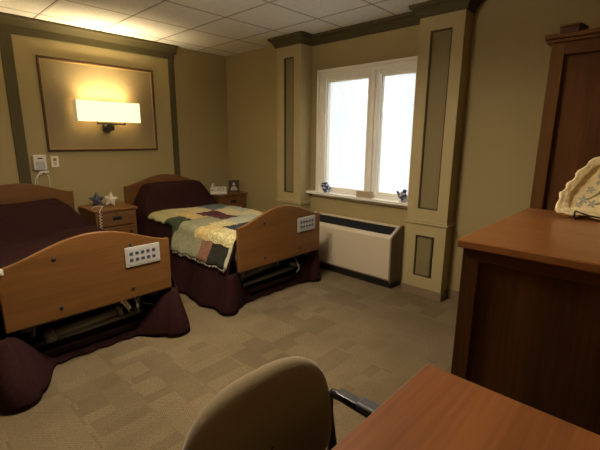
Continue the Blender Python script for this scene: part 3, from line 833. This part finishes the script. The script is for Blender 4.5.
for a, b_ in ((X0 + .02, .012), (.016, X1 - .03)):
    d = MB().box(a, b_, FY - .002, FY + .018, .10, 1.93).build('door', OAKZ, ar, .003)
    MB().lathe([(.006, 0), (.006, -.012), (.014, -.018), (.012, -.028), (.003, -.03)], ((b_ - .04) if a < -.1 else a + .04, FY - .002, 1.0), 14, 'y').build('knob', BRONZE, d)
MB().box(X0 + .02, X1 - .02, FY + .05, BY - .02, 0, .06).build('plinth', OAKY, ar)
bx = root('wooden_box', (1.02, 4.27, 1.9855), 'small dark wooden box lying on top of the wardrobe', 'box'); bx.rotation_euler = (0, 0, R(-8))
MB().box(-.06, .05, -.035, .05, 0, .028).build('base', OAKY, bx, .003)
MB().box(-.064, .054, -.039, .054, .0285, .040).build('lid', OAKSTILE, bx, .004)

dr = root('dresser', (1.58, 0, 0), 'low cherry dresser with a glossy top and dark panelled side', 'dresser')
X0, X1 = -.485, .462; FY = 4.215
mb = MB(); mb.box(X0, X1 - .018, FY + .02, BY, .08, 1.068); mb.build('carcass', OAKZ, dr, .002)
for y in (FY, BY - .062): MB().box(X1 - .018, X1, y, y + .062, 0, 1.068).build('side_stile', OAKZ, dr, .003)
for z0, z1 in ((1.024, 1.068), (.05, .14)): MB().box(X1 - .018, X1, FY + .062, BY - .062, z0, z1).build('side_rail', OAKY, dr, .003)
MB().box(X0 - .018, X1 + .017, FY - .020, BY, 1.069, 1.100).build('top', CHX, dr, .005)
for k in range(4):
    z0 = .11 + k * .24
    d = MB().box(X0 + .02, X1 - .035, FY - .002, FY + .018, z0, z0 + .225).build('drawer', OAKY, dr, .004)
    for x in (-.26, .24): MB().lathe([(.006, 0), (.006, -.012), (.014, -.018), (.012, -.028), (.003, -.03)], (x, FY - .002, z0 + .112), 14, 'y').build('knob', BRONZE, d)
MB().box(X0 + .02, X1 - .02, FY + .04, BY - .02, 0, .08).build('plinth', OAKY, dr)

# decorative platter on a wire stand
pl = root('platter', (1.262, 4.56, 1.108), 'cream scalloped platter with blue flowers propped up on the dresser', 'platter')
OUT = [(-.192, -.014), (-.203, .03), (-.200, .080), (-.186, .098), (-.180, .128), (-.158, .152), (-.150, .184), (-.128, .212), (-.108, .246), (-.070, .270), (-.03, .268), (0, .276)]
OUT = OUT + [(-a, b) for a, b in OUT[-2::-1]] + [(.16, -.016), (.10, -.012), (.05, -.018), (0, -.02), (-.05, -.018), (-.10, -.012), (-.16, -.016)]
OUT = [(a, b + .02) for a, b in OUT]
def ring(k, off, rip=0):
    cx_, cz_ = 0, .145; r_ = []
    n = len(OUT)
    for i in range(n):
        for f in (0, .5):
            p, q_ = OUT[i], OUT[(i + 1) % n]
            a, b_ = p[0] + (q_[0] - p[0]) * f, p[1] + (q_[1] - p[1]) * f
            w = 1 + rip * math.sin((i + f) * PI)
            r_.append(((a - cx_) * k * w, off, cz_ + (b_ - cz_) * k * w))
    return r_
TL = Matrix.Rotation(R(-90), 4, 'Z') @ Matrix.Rotation(R(0), 4, 'X')
def TP(p):   # plate space (u right as y, off = towards the room +x, z up), leaning back towards the wardrobe
    u, off, z = p; t = R(15)
    return (off * math.cos(t) - z * math.sin(t), u, z * math.cos(t) + off * math.sin(t))
mb = MB()
prof = [(.02, .002, 0), (.70, .002, 0), (.76, .007, .006), (.79, .018, .012), (.82, .012, .012), (.86, .024, .02), (.90, .014, .01), (.94, .026, .03), (1.0, .020, .035), (1.0, .014, .03), (.9, .006, 0), (.8, -.004, 0), (.4, -.006, 0), (.02, -.006, 0)]
mb.grid([[TP(p) for p in ring(*q_)] for q_ in prof], close=True)
mb.build('dish', mat('cream_glaze', (.86, .70, .37), .35, noise=.06, scale=60, bump=.5), pl)
mb = MB()
def petal(cu, cz, r, n=5, rot=0):
    for k in range(n):
        a = rot + 2 * PI * k / n; c_ = (cu + r * .62 * math.cos(a), cz + r * .62 * math.sin(a))
        v = [mb.bm.verts.new(TP((c_[0] + r * .48 * math.cos(a) * math.cos(t) - r * .27 * math.sin(a) * math.sin(t), .0036, c_[1] + r * .48 * math.sin(a) * math.cos(t) + r * .27 * math.cos(a) * math.sin(t)))) for t in [2 * PI * j / 10 for j in range(10)]]
        mb.bm.faces.new(v)
petal(-.035, .185, .034); petal(.03, .15, .042, 6); petal(-.10, .085, .020, 5, .4); petal(-.065, .07, .018, 5); petal(-.115, .06, .014, 5); petal(.08, .08, .026); petal(-.02, .11, .020, 4); petal(-.08, .135, .016, 5)
mb.build('flower_decoration', mat('flower_blue', (.40, .40, .33), .4), pl)
mb = MB()
for pth in ([(-.09, .085), (-.05, .12), (-.03, .16)], [(-.05, .07), (.0, .10), (.03, .13)], [(.08, .09), (.05, .12), (.035, .14)]):
    mb.tube([TP((a, .0045, b_)) for a, b_ in pth], .0018, 5)
mb.build('stem_decoration', mat('stem_grey_green', (.24, .25, .18), .5), pl)
st = root('plate_stand', (1.262, 4.56, 1.1005), 'black wire easel holding the cream platter', 'plate stand')
mb = MB()
for s in (-1, 1):
    mb.tube([(.062, s * .115, .045), (.060, s * .115, .018), (.045, s * .112, .006), (-.02, s * .10, .006), (-.10, s * .06, .006)], .004, 6)
    mb.tube([(-.03, s * .105, .006), (-.05, s * .09, .13), (-.062, s * .05, .20)], .004, 6)
mb.tube([(.062, -.115, .045), (.062, -.06, .030), (.062, 0, .024), (.062, .06, .030), (.062, .115, .045)], .004, 6)
mb.tube([(-.062, -.05, .20), (-.066, 0, .215), (-.062, .05, .20)], .004, 6)
mb.build('wire', BLACKM, st)

# ================================================================== DESK
dk = root('desk', (2.905, 0, 0), 'cherry writing desk with a plain glossy top at the bottom right', 'desk')
DX = .545; DY0, DY1 = 4.252, 4.96
MB().box(-DX, DX, DY0, DY1, .708, .740).build('desk_top', CHY, dk, .004, seg=3)
MB().box(-DX + .02, DX - .02, DY1 - .05, DY1 - .03, .30, .708).build('modesty_panel', OAKY, dk, .003)
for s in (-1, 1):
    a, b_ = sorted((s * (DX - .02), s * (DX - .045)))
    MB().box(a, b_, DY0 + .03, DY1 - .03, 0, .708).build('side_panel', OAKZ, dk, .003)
d = MB().box(-.19, .19, DY0 + .035, DY1 - .1, .668, .706).build('drawer', OAKY, dk, .003)
MB().tube([(-.04, DY0 + .035, .686), (-.04, DY0 + .018, .686), (.04, DY0 + .018, .686), (.04, DY0 + .035, .686)], .004, 6).build('handle', BRONZE, d)

# ================================================================== CHAIR
ch = root('armchair', (2.905, 4.005, 0), 'tan upholstered desk chair with black arms pushed up to the desk', 'chair')
UPH = mat('tan_upholstery', (.205, .152, .080), .9, noise=.10, scale=260, bump=.15, spec=.15, sheen=.25)
def pad(name, hw0, hw1, z0, z1, ybase, thick, m, par, dish=.02, lean=.10, e=2.6):
    """rounded cushion in the xz plane: superellipse outline, crowned front"""
    mb = MB(); n = 44; zc = (z0 + z1) / 2; hz = (z1 - z0) / 2; rows = []
    for (k, off) in ((.02, thick * .5), (.35, thick * .5), (.65, thick * .47), (.85, thick * .38), (.95, thick * .22), (1.0, 0), (.96, -thick * .30), (.86, -thick * .42), (.6, -thick * .46), (.02, -thick * .46)):
        r_ = []
        for i in range(n):
            a = 2 * PI * i / n; c, s = math.cos(a), math.sin(a)
            u = math.copysign(abs(c) ** (2 / e), c); v = math.copysign(abs(s) ** (2 / e), s)
            z = zc + v * hz * k; f = (z - z0) / (z1 - z0)
            x = u * k * (hw0 + (hw1 - hw0) * min(1, max(0, f)))
            r_.append((x, ybase + off - lean * (z - z0) + dish * (x / hw0) ** 2, z))
        rows.append(r_)
    mb.grid(rows, close=True)
    return mb.build(name, m, par, subsurf=1)
pad('backrest', .275, .245, .465, .862, .060, .085, UPH, ch, .030, .10, 3.1)
pad('back_shell', .266, .226, .440, .800, .018, .03, BLACKP, ch, .030, .10, 3.1)
# seat
mb = MB(); n = 40; rows = []
for (k, z) in ((.02, .478), (.5, .476), (.85, .468), (.97, .450), (1.0, .43), (.97, .405), (.9, .40), (.02, .40)):
    rows.append([(math.copysign(abs(math.cos(2 * PI * i / n)) ** .6, math.cos(2 * PI * i / n)) * .25 * k, .30 + math.copysign(abs(math.sin(2 * PI * i / n)) ** .6, math.sin(2 * PI * i / n)) * .235 * k, z) for i in range(n)])
mb.grid(rows, close=True); mb.build('seat', UPH, ch)
for s in (-1, 1):
    X = s * .30
    pts = [(s * .2, .10, .385), (X - s * .02, .06, .40), (X, .05, .47), (X, .030, .58), (X, .030, .632), (X, .048, .655), (X, .080, .660), (X, .16, .657), (X, .33, .650), (X, .365, .630), (X, .37, .56), (X, .34, .44), (X - s * .03, .32, .39), (s * .2, .30, .385)]
    fr_ = MB(); fr_.tube(pts, .016, 10); ao = fr_.build('arm', BLACKP, ch)
    mb = MB(); mb.box(X - .026, X + .026, .150, .335, .664, .688); mb.build('arm_pad', mat('arm_pad_grey', (.05, .05, .052), .45), ao, .010, seg=3)
    mb = MB(); mb.box(X - .017, X + .017, .070, .149, .670, .678); mb.build('arm_cap', mat('arm_cap_satin', (.10, .10, .10), .15, metal=.3), ao, .003)
mb = MB(); mb.box(-.20, .20, .09, .50, .375, .399); mb.tube([(0, .06, .385), (0, -.035, .42), (0, -.045, .56)], .022); mb.build('seat_frame', BLACKP, ch, .004)
for sx in (-1, 1):
    for (y0, y1) in ((.10, .02), (.47, .50)):
        mb = MB(); mb.tube([(sx * .19, y0, .385), (sx * .225, y1, .20), (sx * .25, y1 + (.0 if y0 > .3 else -.03), .002)], [.016, .015, .012], 10); mb.build('leg', BLACKP, ch)
